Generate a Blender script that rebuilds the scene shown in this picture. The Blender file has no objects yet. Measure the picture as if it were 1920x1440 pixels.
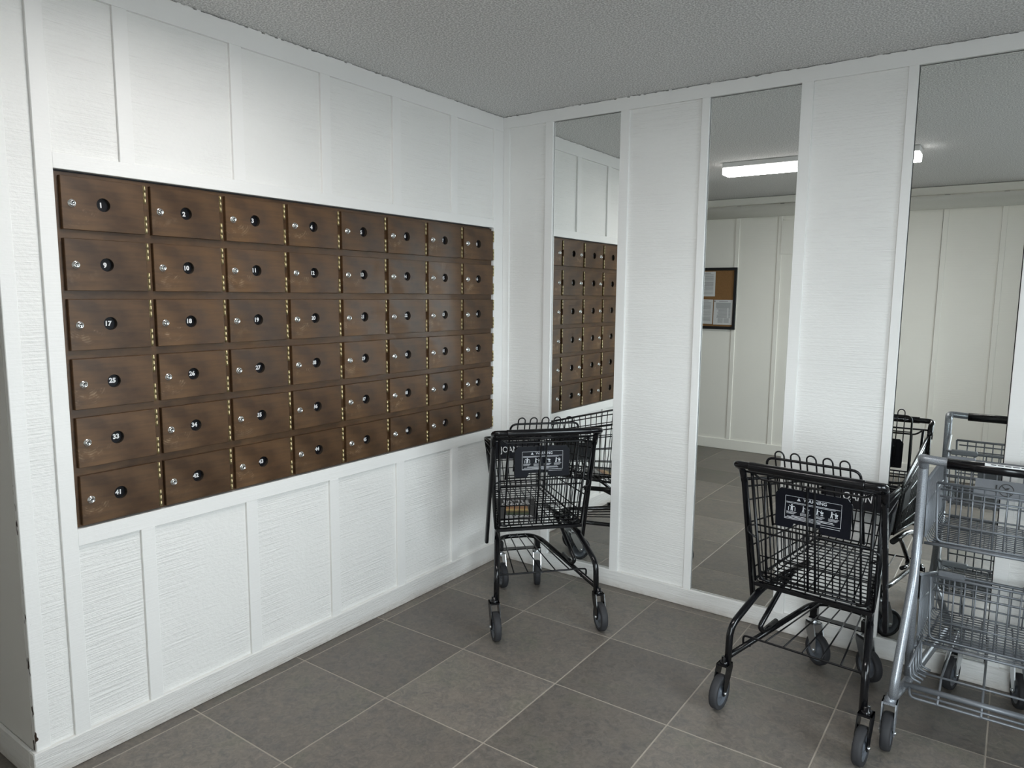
import bpy, math, random
from mathutils import Vector, Matrix, Euler
random.seed(7)
PI = math.pi
S = bpy.context.scene
COL = S.collection

# ------------------------------------------------------------------ camera, world, light, exposure
CAM = (2.3333, -3.2078, 1.4964)
YAW, PITCH, ROLL, FPX = -0.6139, -0.1239, 0.009, 1338.27

def make_camera():
    cy, sy, cp, sp = math.cos(YAW), math.sin(YAW), math.cos(PITCH), math.sin(PITCH)
    fwd = Vector((sy*cp, cy*cp, sp)); right = Vector((cy, -sy, 0)); up = right.cross(fwd)
    c, s = math.cos(ROLL), math.sin(ROLL)
    r2 = c*right + s*up; u2 = -s*right + c*up
    cam = bpy.data.cameras.new('camera'); o = bpy.data.objects.new('camera', cam); COL.objects.link(o)
    m = Matrix((r2, u2, -fwd)).transposed().to_4x4(); m.translation = CAM
    o.matrix_world = m
    cam.sensor_fit = 'HORIZONTAL'; cam.sensor_width = 36.0; cam.lens = FPX/1920*36.0
    cam.clip_start = 0.02; cam.clip_end = 60
    S.camera = o
make_camera()

W = bpy.data.worlds.new('daylight'); S.world = W; W.use_nodes = True
_bg = W.node_tree.nodes['Background']; _bg.inputs[0].default_value = (0.90, 0.93, 1.0, 1); _bg.inputs[1].default_value = 14.0

def area_light(name, loc, rot, sx, sy, power, color):
    l = bpy.data.lights.new(name, 'AREA'); l.shape = 'RECTANGLE'; l.size = sx; l.size_y = sy
    l.energy = power; l.color = color
    o = bpy.data.objects.new(name, l); o.location = loc; o.rotation_euler = rot; COL.objects.link(o)
    return o
# light portals in the glass entrance door (front wall) and the window (right wall): they only guide the sampling of the sky
def portal(name, loc, rot, sx, sy):
    o = area_light(name, loc, rot, sx, sy, 0.0, (1, 1, 1)); o.data.cycles.is_portal = True
portal('door_portal', (3.07, -3.82, 1.05), (PI/2, 0, 0), 1.05, 2.0)
portal('window_portal', (3.80, -1.75, 1.32), (PI/2, 0, PI/2), 1.6, 1.26)
LAMP_STRENGTH = 34.0
S.view_settings.view_transform = 'Standard'; S.view_settings.look = 'None'
S.view_settings.gamma = 1.0; S.view_settings.use_curve_mapping = False
S.view_settings.exposure = 0.2
S.cycles.use_denoising = True
S.cycles.max_bounces = 10; S.cycles.diffuse_bounces = 6; S.cycles.glossy_bounces = 6
S.cycles.sample_clamp_indirect = 6.0

# ------------------------------------------------------------------ materials
class NT:
    def __init__(s, m): s.t = m.node_tree; s.n = s.t.nodes; s.l = s.t.links
    def node(s, kind, **kw):
        n = s.n.new(kind)
        for k, v in kw.items(): setattr(n, k, v)
        return n
    def link(s, a, b): s.l.new(a, b)
    def math(s, op, a, b=None, c=None):
        n = s.node('ShaderNodeMath', operation=op)
        for i, v in enumerate((a, b, c)):
            if v is None: continue
            if isinstance(v, (int, float)): n.inputs[i].default_value = v
            else: s.link(v, n.inputs[i])
        return n.outputs[0]
    def noise(s, vec, scale, detail=3, rough=0.5, dist=0.0):
        n = s.node('ShaderNodeTexNoise'); n.inputs['Scale'].default_value = scale
        n.inputs['Detail'].default_value = detail; n.inputs['Roughness'].default_value = rough
        n.inputs['Distortion'].default_value = dist
        if vec is not None: s.link(vec, n.inputs['Vector'])
        return n.outputs['Fac']
    def coords(s, scale=(1, 1, 1), kind='Object'):
        tc = s.node('ShaderNodeTexCoord'); mp = s.node('ShaderNodeMapping')
        mp.inputs['Scale'].default_value = scale; s.link(tc.outputs[kind], mp.inputs['Vector'])
        return mp.outputs['Vector']
    def ramp(s, fac, stops):
        n = s.node('ShaderNodeValToRGB'); e = n.color_ramp.elements
        while len(e) < len(stops): e.new(0.5)
        for el, (p, c) in zip(e, stops):
            el.position = p; el.color = (c[0], c[1], c[2], 1) if hasattr(c, '__len__') else (c, c, c, 1)
        s.link(fac, n.inputs[0]); return n.outputs[0]
    def mix(s, fac, a, b, blend='MIX'):
        n = s.node('ShaderNodeMix', data_type='RGBA', blend_type=blend)
        for sock, v in ((n.inputs[0], fac), (n.inputs[6], a), (n.inputs[7], b)):
            if isinstance(v, (int, float)): sock.default_value = v
            elif isinstance(v, tuple): sock.default_value = (*v[:3], 1)
            else: s.link(v, sock)
        return n.outputs[2]
    def bump(s, h, strength, dist, normal=None):
        n = s.node('ShaderNodeBump'); n.inputs['Strength'].default_value = strength
        n.inputs['Distance'].default_value = dist; s.link(h, n.inputs['Height'])
        if normal is not None: s.link(normal, n.inputs['Normal'])
        return n.outputs[0]

def material(name, color=(0.8, 0.8, 0.8), rough=0.5, metal=0.0, spec=None, coat=0.0):
    m = bpy.data.materials.new(name); m.use_nodes = True
    b = m.node_tree.nodes['Principled BSDF']
    b.inputs['Base Color'].default_value = (*color, 1); b.inputs['Roughness'].default_value = rough
    b.inputs['Metallic'].default_value = metal
    if spec is not None: b.inputs['Specular IOR Level'].default_value = spec
    if coat: b.inputs['Coat Weight'].default_value = coat; b.inputs['Coat Roughness'].default_value = 0.12
    return m, b, NT(m)

def rough_sawn(name, color, strength, peel=0.25, chips=False):
    m, b, n = material(name, color, 0.52)
    v = n.coords((3.5, 3.5, 150)); v2 = n.coords((1, 1, 1))
    grain = n.noise(v, 1.0, 3, 0.6, 0.15)
    patch = n.ramp(n.noise(v2, 3.1, 2), [(0.34, 0.15), (0.62, 1.0)])
    lines = n.math('MULTIPLY', grain, patch)
    fine = n.noise(n.coords((60, 60, 110)), 1.0, 3, 0.6)
    h = n.math('ADD', lines, n.math('MULTIPLY', fine, peel))
    n.link(n.bump(h, strength, 0.006), b.inputs['Normal'])
    tone = n.mix(n.noise(v2, 1.6, 3), tuple(c*0.95 for c in color), tuple(min(1, c*1.03) for c in color))
    if chips:      # paint knocked off the outer corner, bare brown wood below
        tc = n.node('ShaderNodeTexCoord'); sp = n.node('ShaderNodeSeparateXYZ'); n.link(tc.outputs['Object'], sp.inputs[0])
        edge = n.math('ADD', n.math('ADD', sp.outputs['Y'], 2.3875), n.math('MULTIPLY', n.noise(v2, 40, 2), 0.002))
        spot = n.math('GREATER_THAN', n.noise(n.coords((40, 55, 13)), 1.0, 2, 0.7), 0.62)
        low = n.math('LESS_THAN', sp.outputs['Z'], 0.95)
        near = n.math('LESS_THAN', edge, 0.0125)
        f = n.math('MULTIPLY', n.math('MULTIPLY', spot, near), low)
        tone = n.mix(f, tone, (0.035, 0.018, 0.010))
    n.link(tone, b.inputs['Base Color'])
    return m

WHITE = (0.85, 0.845, 0.825)
M_SIDING = rough_sawn('white painted rough sawn siding', WHITE, 0.85, 0.4)
M_TRIM = rough_sawn('white painted trim board', (0.86, 0.855, 0.84), 0.2, 0.3)
M_CORNER = rough_sawn('white painted corner board with chips', (0.86, 0.855, 0.84), 0.2, 0.4, chips=True)
M_CREAM = rough_sawn('cream painted siding', (0.90, 0.885, 0.825), 0.2)

def mk_baseboard():
    m, b, n = material('white painted rough baseboard', (0.78, 0.77, 0.75), 0.6)
    v = n.coords((9, 9, 130)); h = n.noise(v, 1.0, 4, 0.65, 0.8)
    n.link(n.bump(h, 0.9, 0.005), b.inputs['Normal'])
    tc = n.node('ShaderNodeTexCoord'); sp = n.node('ShaderNodeSeparateXYZ'); n.link(tc.outputs['Object'], sp.inputs[0])
    grime = n.math('MULTIPLY', n.math('SUBTRACT', 1.0, n.math('MULTIPLY', sp.outputs['Z'], 22)), n.noise(n.coords((30, 30, 60)), 1.0, 3))
    grime = n.math('MINIMUM', n.math('MAXIMUM', grime, 0), 0.7)
    n.link(n.mix(grime, (0.79, 0.78, 0.76), (0.42, 0.36, 0.30)), b.inputs['Base Color'])
    return m
M_BASE = mk_baseboard()

def mk_ceiling():
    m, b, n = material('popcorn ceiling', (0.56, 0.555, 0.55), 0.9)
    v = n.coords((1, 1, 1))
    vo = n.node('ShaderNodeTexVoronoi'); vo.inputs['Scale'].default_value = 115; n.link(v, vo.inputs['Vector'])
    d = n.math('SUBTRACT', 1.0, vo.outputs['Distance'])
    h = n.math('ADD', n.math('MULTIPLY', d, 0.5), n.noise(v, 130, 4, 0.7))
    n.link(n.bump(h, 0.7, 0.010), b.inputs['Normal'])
    speck = n.ramp(n.noise(v, 150, 2, 0.6), [(0.42, (0.57, 0.565, 0.56)), (0.60, (0.94, 0.935, 0.925))])  # light and shade of the popcorn grains, painted into the colour as specks
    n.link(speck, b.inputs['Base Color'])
    return m
M_CEIL = mk_ceiling()

def mk_tile():
    m, b, n = material('slate look porcelain tile', (0.09, 0.08, 0.07), 0.42)
    oi = n.node('ShaderNodeObjectInfo')
    tc = n.node('ShaderNodeTexCoord'); add = n.node('ShaderNodeVectorMath', operation='ADD')
    sc = n.node('ShaderNodeVectorMath', operation='SCALE'); sc.inputs['Scale'].default_value = 37.0
    comb = n.node('ShaderNodeCombineXYZ'); n.link(oi.outputs['Random'], comb.inputs[0]); n.link(oi.outputs['Random'], comb.inputs[1])
    n.link(comb.outputs[0], sc.inputs[0]); n.link(tc.outputs['Object'], add.inputs[0]); n.link(sc.outputs[0], add.inputs[1])
    v = add.outputs[0]
    big = n.noise(v, 3.2, 3, 0.55, 0.4); fine = n.noise(v, 38, 6, 0.72, 1.2); mid = n.noise(v, 11, 4, 0.6, 0.9)
    c = n.ramp(big, [(0.30, (0.100, 0.089, 0.080)), (0.50, (0.138, 0.120, 0.104)), (0.68, (0.118, 0.117, 0.092))])
    c = n.mix(n.ramp(mid, [(0.42, 0.0), (0.62, 0.8)]), c, (0.105, 0.097, 0.092))
    c = n.mix(n.ramp(fine, [(0.38, 0.0), (0.70, 0.75)]), c, (0.25, 0.22, 0.186))
    br = n.math("ADD", 0.80, n.math('MULTIPLY', oi.outputs['Random'], 0.42))
    hsv = n.node('ShaderNodeHueSaturation'); n.link(c, hsv.inputs['Color']); n.link(br, hsv.inputs['Value'])
    n.link(hsv.outputs[0], b.inputs['Base Color'])
    h = n.math('ADD', fine, n.math('MULTIPLY', mid, 1.2))
    n.link(n.bump(h, 0.4, 0.004), b.inputs['Normal'])
    n.link(n.ramp(fine, [(0.3, 0.36), (0.8, 0.58)]), b.inputs['Roughness'])
    return m
M_TILE = mk_tile()
M_GROUT = material('pale tan grout', (0.37, 0.33, 0.28), 0.9)[0]

def mk_brown(name, door):
    m, b, n = material(name, (0.06, 0.035, 0.02), 0.36)
    oi = n.node('ShaderNodeObjectInfo')
    v = n.coords((4, 9, 60)); v1 = n.coords((1, 1, 1))
    grain = n.noise(v, 1.0, 4, 0.6, 0.5); cloud = n.noise(v1, 9, 3)
    c = n.mix(n.ramp(cloud, [(0.35, 0.0), (0.7, 1.0)]), (0.066, 0.034, 0.0155), (0.118, 0.062, 0.026))
    c = n.mix(n.ramp(grain, [(0.42, 0.0), (0.75, 0.5)]), c, (0.027, 0.016, 0.010))
    if door:
        tc = n.node('ShaderNodeTexCoord'); sp = n.node('ShaderNodeSeparateXYZ'); n.link(tc.outputs['Object'], sp.inputs[0])
        dy = n.math('SUBTRACT', sp.outputs['Y'], 0.034); dz = n.math('SUBTRACT', sp.outputs['Z'], -0.078)
        r = n.math('SQRT', n.math('ADD', n.math('MULTIPLY', dy, dy), n.math('MULTIPLY', dz, dz)))
        wob = n.math('ADD', r, n.math('MULTIPLY', n.noise(v1, 14, 2), 0.018))
        rings = n.math('GREATER_THAN', n.math('SINE', n.math('MULTIPLY', wob, 900)), 0.55)
        offs = n.node('ShaderNodeVectorMath', operation='ADD'); cb = n.node('ShaderNodeCombineXYZ')
        n.link(n.math('MULTIPLY', oi.outputs['Random'], 91), cb.inputs[0]); n.link(tc.outputs['Object'], offs.inputs[0]); n.link(cb.outputs[0], offs.inputs[1])
        brk = n.ramp(n.noise(offs.outputs[0], 32, 3, 0.6), [(0.50, 0.0), (0.66, 1.0)])
        below = n.math('LESS_THAN', dz, -0.016); near = n.ramp(r, [(0.02, 0.0), (0.04, 1.0), (0.075, 0.0)])
        f = n.math('MULTIPLY', n.math('MULTIPLY', rings, brk), n.math('MULTIPLY', below, near))
        f = n.math('MULTIPLY', f, n.math('MULTIPLY', n.math('GREATER_THAN', oi.outputs['Random'], 0.3), 0.75))
        sm = n.math('MULTIPLY', n.math('MULTIPLY', brk, near), n.math('MULTIPLY', below, 0.22))
        c = n.mix(n.math('MAXIMUM', f, sm), c, (0.30, 0.21, 0.13))
        hsv = n.node('ShaderNodeHueSaturation'); n.link(c, hsv.inputs['Color'])
        n.link(n.math('ADD', 0.84, n.math('MULTIPLY', oi.outputs['Random'], 0.32)), hsv.inputs['Value'])
        c = hsv.outputs[0]
    n.link(c, b.inputs['Base Color'])
    n.link(n.bump(grain, 0.12, 0.002), b.inputs['Normal'])
    n.link(n.ramp(cloud, [(0.3, 0.34), (0.7, 0.46)]), b.inputs['Roughness']); b.inputs['Specular IOR Level'].default_value = 0.38
    return m
M_DOOR = mk_brown('dark brown mailbox door', True)
M_BANK = mk_brown('dark brown mailbox frame', False)

def plain(name, color, rough=0.5, metal=0.0, bump=0.0, scale=200, spec=None, var=0.06):
    m, b, n = material(name, color, rough, metal, spec)
    v = n.coords((1, 1, 1)); f = n.noise(v, scale, 2)
    n.link(n.mix(f, tuple(c*(1-var) for c in color), tuple(min(1, c*(1+var)) for c in color)), b.inputs['Base Color'])
    if bump: n.link(n.bump(f, bump, 0.001), b.inputs['Normal'])
    return m
M_DISC = plain('black number plate', (0.004, 0.004, 0.006), 0.4, spec=0.2)
M_WHITEPRINT = plain('white print', (0.82, 0.82, 0.82), 0.5)
M_GREYPRINT = plain('grey print', (0.58, 0.59, 0.62), 0.5)
M_DARKPRINT = plain('dark print', (0.03, 0.03, 0.035), 0.6)
M_PALEPRINT = plain('pale grey print', (0.34, 0.35, 0.36), 0.6)
M_CHROME = plain('chrome lock', (0.78, 0.79, 0.80), 0.16, 1.0)
M_KEYHOLE = plain('keyhole black', (0.01, 0.01, 0.01), 0.5)
M_BRASS = plain('aged brass hinge', (0.60, 0.51, 0.30), 0.38, 1.0, 0.1)
M_HOLE = plain('cut wood edge', (0.035, 0.025, 0.017), 0.6)
M_BLACK = plain('gloss black powder coat', (0.004, 0.004, 0.005), 0.16, 0.0, 0.0, spec=0.42)
M_BLACKWIRE = plain('satin black coated wire', (0.004, 0.004, 0.005), 0.3, spec=0.28)
M_BLACKPLASTIC = plain('black plastic', (0.0035, 0.004, 0.0075), 0.42, spec=0.18)
M_GRIP = plain('black grip plastic', (0.004, 0.004, 0.005), 0.2, spec=0.4)
M_PLAQUE = plain('charcoal side plaque', (0.035, 0.037, 0.040), 0.6, spec=0.15)
M_TYRE = plain('grey rubber tyre', (0.034, 0.034, 0.037), 0.6, 0, 0.1, 90, spec=0.25)
M_TYREDARK = plain('dark rubber tyre', (0.026, 0.026, 0.029), 0.6, 0, 0.1, 90, spec=0.3)
M_HUB = plain('slate blue wheel hub', (0.085, 0.095, 0.112), 0.32)
M_ZINC = plain('zinc plated steel', (0.62, 0.64, 0.66), 0.3, 1.0)
def mk_silver():
    m, b, n = material('silver speckled powder coat', (0.34, 0.36, 0.39), 0.34, 0.55)
    f = n.noise(n.coords((1, 1, 1)), 420, 2, 0.7)
    n.link(n.ramp(f, [(0.35, (0.20, 0.215, 0.24)), (0.7, (0.40, 0.42, 0.45))]), b.inputs['Base Color'])
    return m
M_SILVER = mk_silver()
M_SILVERWIRE = plain('silver grey wire', (0.17, 0.182, 0.20), 0.42, 0.4)
M_GREYPLASTIC = plain('mid grey plastic', (0.19, 0.20, 0.22), 0.5, spec=0.3)
M_CORK = plain('cork', (0.24, 0.125, 0.045), 0.85, 0, 0.3, 160, var=0.25)
M_PAPER = plain('white paper', (0.66, 0.67, 0.67), 0.7, var=0.02)
M_BOARDFRAME = plain('black board frame', (0.010, 0.011, 0.013), 0.35)
M_PIPE = plain('cream painted pipe', (0.66, 0.65, 0.59), 0.75)
M_HOUSING = plain('white enamel housing', (0.75, 0.75, 0.74), 0.4)
M_ASPHALT = plain('dark asphalt', (0.07, 0.07, 0.072), 0.9, 0, 0.3, 40)
M_DARKGAP = plain('dark backing', (0.015, 0.015, 0.018), 0.8)
M_GREYPAINT = rough_sawn('white painted hallway wall', (0.74, 0.725, 0.70), 0.1)

def mk_mirror():
    m = bpy.data.materials.new('mirror glass'); m.use_nodes = True; n = NT(m)
    b = m.node_tree.nodes['Principled BSDF']
    f = n.noise(n.coords((1, 1, 1)), 2.0, 2)
    n.link(n.mix(f, (0.93, 0.95, 0.935), (0.94, 0.955, 0.94)), b.inputs['Base Color'])
    b.inputs['Metallic'].default_value = 1.0; b.inputs['Roughness'].default_value = 0.0
    return m
M_MIRROR = mk_mirror()

def mk_glass():
    m = bpy.data.materials.new('clear door glass'); m.use_nodes = True; n = NT(m)
    for x in list(n.n):
        if x.type == 'BSDF_PRINCIPLED': n.n.remove(x)
    out = [x for x in n.n if x.type == 'OUTPUT_MATERIAL'][0]
    t = n.node('ShaderNodeBsdfTransparent'); t.inputs[0].default_value = (0.93, 0.97, 0.96, 1)
    g = n.node('ShaderNodeBsdfGlossy'); g.inputs['Roughness'].default_value = 0.02
    mx = n.node('ShaderNodeMixShader'); fr = n.node('ShaderNodeFresnel'); fr.inputs[0].default_value = 1.45
    n.link(fr.outputs[0], mx.inputs[0]); n.link(t.outputs[0], mx.inputs[1]); n.link(g.outputs[0], mx.inputs[2]); n.link(mx.outputs[0], out.inputs[0])
    return m
M_GLASS = mk_glass()

def mk_lamp(name, LAMP_STRENGTH):
    m, b, n = material(name, (0.9, 0.9, 0.9), 0.5)
    b.inputs['Emission Color'].default_value = (1.0, 0.966, 0.94, 1); b.inputs['Emission Strength'].default_value = LAMP_STRENGTH
    return m
M_LAMP = mk_lamp('lit lamp lens', LAMP_STRENGTH); M_LAMPSIDE = mk_lamp('lit lamp lens flank', LAMP_STRENGTH*0.08)

def mk_flyer():
    m, b, n = material('printed flyer picture', (0.1, 0.1, 0.1), 0.35)
    tc = n.node('ShaderNodeTexCoord'); sp = n.node('ShaderNodeSeparateXYZ'); n.link(tc.outputs['Object'], sp.inputs[0])
    wob = n.math('ADD', sp.outputs['Y'], n.math('MULTIPLY', n.noise(n.coords((1, 1, 1)), 60, 3), 0.016))
    c = n.ramp(n.math('MULTIPLY', n.math('SUBTRACT', wob, 0.055), 7.6),
               [(0.0, (0.03, 0.035, 0.03)), (0.16, (0.05, 0.085, 0.02)), (0.32, (0.10, 0.05, 0.02)), (0.45, (0.62, 0.46, 0.17)),
                (0.6, (0.42, 0.2, 0.09)), (0.8, (0.33, 0.17, 0.07)), (1.0, (0.06, 0.04, 0.035))])
    n.link(c, b.inputs['Base Color']); return m
M_BURGER = mk_flyer()
M_FLYER = plain('charcoal flyer paper', (0.045, 0.043, 0.043), 0.4, var=0.2, scale=20)

# ------------------------------------------------------------------ mesh builder
class MB:
    def __init__(s): s.v = []; s.f = []; s.m = []; s.sm = []
    def add(s, vs, fs, mi=0, smooth=False):
        o = len(s.v); s.v += [tuple(v) for v in vs]
        for f in fs: s.f.append(tuple(i+o for i in f)); s.m.append(mi); s.sm.append(smooth)
        return s
    def box(s, x0, x1, y0, y1, z0, z1, mi=0, bev=0.0):
        if bev <= 0:
            vs = [(x, y, z) for x in (x0, x1) for y in (y0, y1) for z in (z0, z1)]
            return s.add(vs, [(0, 1, 3, 2), (4, 6, 7, 5), (0, 4, 5, 1), (2, 3, 7, 6), (0, 2, 6, 4), (1, 5, 7, 3)], mi)
        b = bev; vs = []; idx = {}
        for i, (x, xi) in enumerate(((x0, x0+b), (x1, x1-b))):
            for j, (y, yi) in enumerate(((y0, y0+b), (y1, y1-b))):
                for k, (z, zi) in enumerate(((z0, z0+b), (z1, z1-b))):
                    for ax, p in enumerate(((x, yi, zi), (xi, y, zi), (xi, yi, z))):
                        idx[i, j, k, ax] = len(vs); vs.append(p)
        fs = []
        for i in (0, 1):
            q = [idx[i, j, k, 0] for j, k in ((0, 0), (0, 1), (1, 1), (1, 0))]; fs.append(q if i == 0 else q[::-1])
            q = [idx[j, i, k, 1] for j, k in ((0, 0), (1, 0), (1, 1), (0, 1))]; fs.append(q if i == 0 else q[::-1])
            q = [idx[j, k, i, 2] for j, k in ((0, 0), (0, 1), (1, 1), (1, 0))]; fs.append(q if i == 0 else q[::-1])
        for j in (0, 1):
            for k in (0, 1):
                fl = (j+k) % 2
                q = [idx[0, j, k, 1], idx[1, j, k, 1], idx[1, j, k, 2], idx[0, j, k, 2]]; fs.append(q if fl == 0 else q[::-1])
                q = [idx[j, 0, k, 0], idx[j, 0, k, 2], idx[j, 1, k, 2], idx[j, 1, k, 0]]; fs.append(q if fl == 0 else q[::-1])
                q = [idx[j, k, 0, 0], idx[j, k, 1, 0], idx[j, k, 1, 1], idx[j, k, 0, 1]]; fs.append(q if fl == 0 else q[::-1])
        for i in (0, 1):
            for j in (0, 1):
                for k in (0, 1):
                    t = [idx[i, j, k, a] for a in range(3)]; fs.append(t if (i+j+k) % 2 else t[::-1])
        return s.add(vs, fs, mi)
    def tube(s, pts, r, n=6, mi=0, closed=False):
        P = [Vector(p) for p in pts]; N = len(P)
        if N < 2: return s
        T = []
        for i in range(N):
            a = P[(i-1) % N] if (closed or i > 0) else P[i]; b = P[(i+1) % N] if (closed or i < N-1) else P[i]
            t = (b-a)
            T.append(t.normalized() if t.length > 1e-9 else Vector((0, 0, 1)))
        ref = Vector((0, 0, 1)) if abs(T[0].z) < 0.9 else Vector((1, 0, 0))
        u = T[0].cross(ref).normalized(); vs = []; fs = []
        for i in range(N):
            u = (u - T[i]*u.dot(T[i])).normalized(); w = T[i].cross(u)
            rr = r[i] if hasattr(r, '__len__') else r
            for k in range(n):
                a = 2*PI*k/n; vs.append(P[i] + (u*math.cos(a) + w*math.sin(a))*rr)
        for i in range(N if closed else N-1):
            j = (i+1) % N
            for k in range(n):
                k2 = (k+1) % n; fs.append((i*n+k, i*n+k2, j*n+k2, j*n+k))
        s.add(vs, fs, mi, True)
        if not closed:
            o = len(s.v)-len(vs)
            s.f.append(tuple(o+k for k in range(n))[::-1]); s.m.append(mi); s.sm.append(False)
            s.f.append(tuple(o+(N-1)*n+k for k in range(n))); s.m.append(mi); s.sm.append(False)
        return s
    def lathe(s, prof, origin, axis, n=20, mi=0, smooth=True):   # prof: (along axis, radius)
        A = Vector(axis).normalized(); ref = Vector((0, 0, 1)) if abs(A.z) < 0.9 else Vector((1, 0, 0))
        u = A.cross(ref).normalized(); w = A.cross(u); O = Vector(origin); vs = []; fs = []
        for (h, r) in prof:
            for k in range(n):
                a = 2*PI*k/n; vs.append(O + A*h + (u*math.cos(a)+w*math.sin(a))*max(r, 1e-5))
        for i in range(len(prof)-1):
            for k in range(n):
                k2 = (k+1) % n; fs.append((i*n+k, i*n+k2, (i+1)*n+k2, (i+1)*n+k))
        return s.add(vs, fs, mi, smooth)
    def poly(s, pts, mi=0): return s.add(pts, [tuple(range(len(pts)))], mi)
    def plate(s, outline, axis_y0, axis_y1, mi=0):    # outline in (x, z), slab between two y values
        n = len(outline)
        vs = [(x, axis_y0, z) for x, z in outline] + [(x, axis_y1, z) for x, z in outline]
        fs = [tuple(range(n)), tuple(range(2*n-1, n-1, -1))] + [(i, n+i, n+(i+1) % n, (i+1) % n) for i in range(n)]
        return s.add(vs, fs, mi)
    def xform(s, fn): s.v = [tuple(fn(Vector(v))) for v in s.v]; return s
    def mesh(s, name, mats):
        me = bpy.data.meshes.new(name); me.from_pydata(s.v, [], s.f)
        for m in (mats if isinstance(mats, (list, tuple)) else [mats]): me.materials.append(m)
        me.polygons.foreach_set('material_index', s.m); me.polygons.foreach_set('use_smooth', s.sm); me.update()
        return me
    def build(s, name, mats, parent=None, loc=None, rot=None):
        return place(name, s.mesh(name, mats), parent, loc, rot)

def place(name, me, parent=None, loc=None, rot=None):
    o = bpy.data.objects.new(name, me); COL.objects.link(o)
    if parent is not None: o.parent = parent
    if loc is not None: o.location = loc
    if rot is not None: o.rotation_euler = rot
    return o
def struct(o): o['kind'] = 'structure'; return o
def tag(o, label, cat, group=None):
    o['label'] = label; o['category'] = cat
    if group: o['group'] = group
    return o
def empty(name, loc, rz=0.0):
    o = bpy.data.objects.new(name, None); COL.objects.link(o); o.location = loc; o.rotation_euler = (0, 0, rz); o.empty_display_size = 0.1
    return o
def copy_tree(o, parent=None):
    c = o.copy(); COL.objects.link(c)
    if parent is not None: c.parent = parent
    for ch in list(o.children): copy_tree(ch, c)
    return c
def fillet(pts, r, seg=4):
    P = [Vector(p) for p in pts]; out = [P[0]]
    for i in range(1, len(P)-1):
        a, b, c = P[i-1], P[i], P[i+1]; d1 = (a-b); d2 = (c-b)
        rr = min(r, d1.length*0.49, d2.length*0.49); p0 = b+d1.normalized()*rr; p2 = b+d2.normalized()*rr
        for k in range(seg+1):
            t = k/seg; out.append(p0*(1-t)**2 + b*2*t*(1-t) + p2*t*t)
    out.append(P[-1]); return out

_tc = {}
def text2d(body, size, offset=0.0, align='CENTER'):
    key = (body, size, offset, align)
    if key in _tc: return _tc[key]
    cu = bpy.data.curves.new('lettering', 'FONT'); cu.body = body; cu.size = size; cu.offset = offset
    cu.align_x = align; cu.align_y = 'CENTER'; cu.resolution_u = 3
    ob = bpy.data.objects.new('lettering', cu); COL.objects.link(ob)
    bpy.context.view_layer.update()
    me = bpy.data.meshes.new_from_object(ob)
    r = ([v.co.xy[:] for v in me.vertices], [tuple(p.vertices) for p in me.polygons])
    bpy.data.objects.remove(ob); bpy.data.curves.remove(cu); bpy.data.meshes.remove(me)
    _tc[key] = r; return r
def add_text(mb, body, size, fn, mi=0, offset=0.0, align='CENTER', sx=1.0):
    vs, fs = text2d(body, size, offset, align)
    return mb.add([fn(x*sx, y) for x, y in vs], fs, mi)

# ------------------------------------------------------------------ room shell
CEIL = 2.44; XR = 3.7; YO = -3.72; XH = -2.6; YC = -2.386     # right wall, opposite wall, hallway end, outer corner

def segs(a, b, step):
    n = max(1, round((b-a)/step)); return [a+(b-a)*i/n for i in range(n+1)]

# floor: grout bed and single tiles
fl = struct(MB().box(XH-0.1, XR+0.1, YO-0.1, 0.12, -0.08, -0.0009).build('floor', M_GROUT))
gx = [0.0535+0.4612*i for i in range(-7, 10)]; gy = [-1.8895+0.4588*j for j in range(-5, 7)]
g = 0.0023
def tile(x0, x1, y0, y1):
    if x1-x0 < 0.01 or y1-y0 < 0.01: return
    cx, cy = (x0+x1)/2, (y0+y1)/2; hx, hy = (x1-x0)/2, (y1-y0)/2; b = 0.0012
    dz = random.uniform(-0.0002, 0.0002)
    vs = [(-hx, -hy, -0.004), (hx, -hy, -0.004), (hx, hy, -0.004), (-hx, hy, -0.004), (-hx, -hy, -b), (hx, -hy, -b), (hx, hy, -b), (-hx, hy, -b),
          (-hx+b, -hy+b, dz), (hx-b, -hy+b, dz), (hx-b, hy-b, dz), (-hx+b, hy-b, dz)]
    fs = [(8, 9, 10, 11)] + [(i, (i+1) % 4, 4+(i+1) % 4, 4+i) for i in range(4)] + [(4+i, 4+(i+1) % 4, 8+(i+1) % 4, 8+i) for i in range(4)]
    MB().add(vs, fs).build('floor_tile', M_TILE, fl, (cx, cy, 0))
for i in range(len(gx)-1):
    for j in range(len(gy)-1):
        x0, x1, y0, y1 = gx[i]+g, gx[i+1]-g, gy[j]+g, gy[j+1]-g
        y0 = max(y0, YO); x1 = min(x1, XR); y1 = min(y1, 0.012)
        if x1 <= x0 or y1 <= y0: continue
        if x0 >= 0: tile(x0, x1, y0, y1)
        elif y1 <= YC: tile(max(x0, XH), x1, y0, y1)
        else:
            if x1 > 0: tile(max(x0, -0.012), x1, max(y0, YC+0.003), y1)
            if y0 < YC: tile(max(x0, XH), x1 if x1 < 0 else -0.012, y0, YC)

struct(MB().box(XH-0.1, XR+0.1, YO-0.1, 0.12, CEIL, CEIL+0.1).build('ceiling', M_CEIL))

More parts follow.
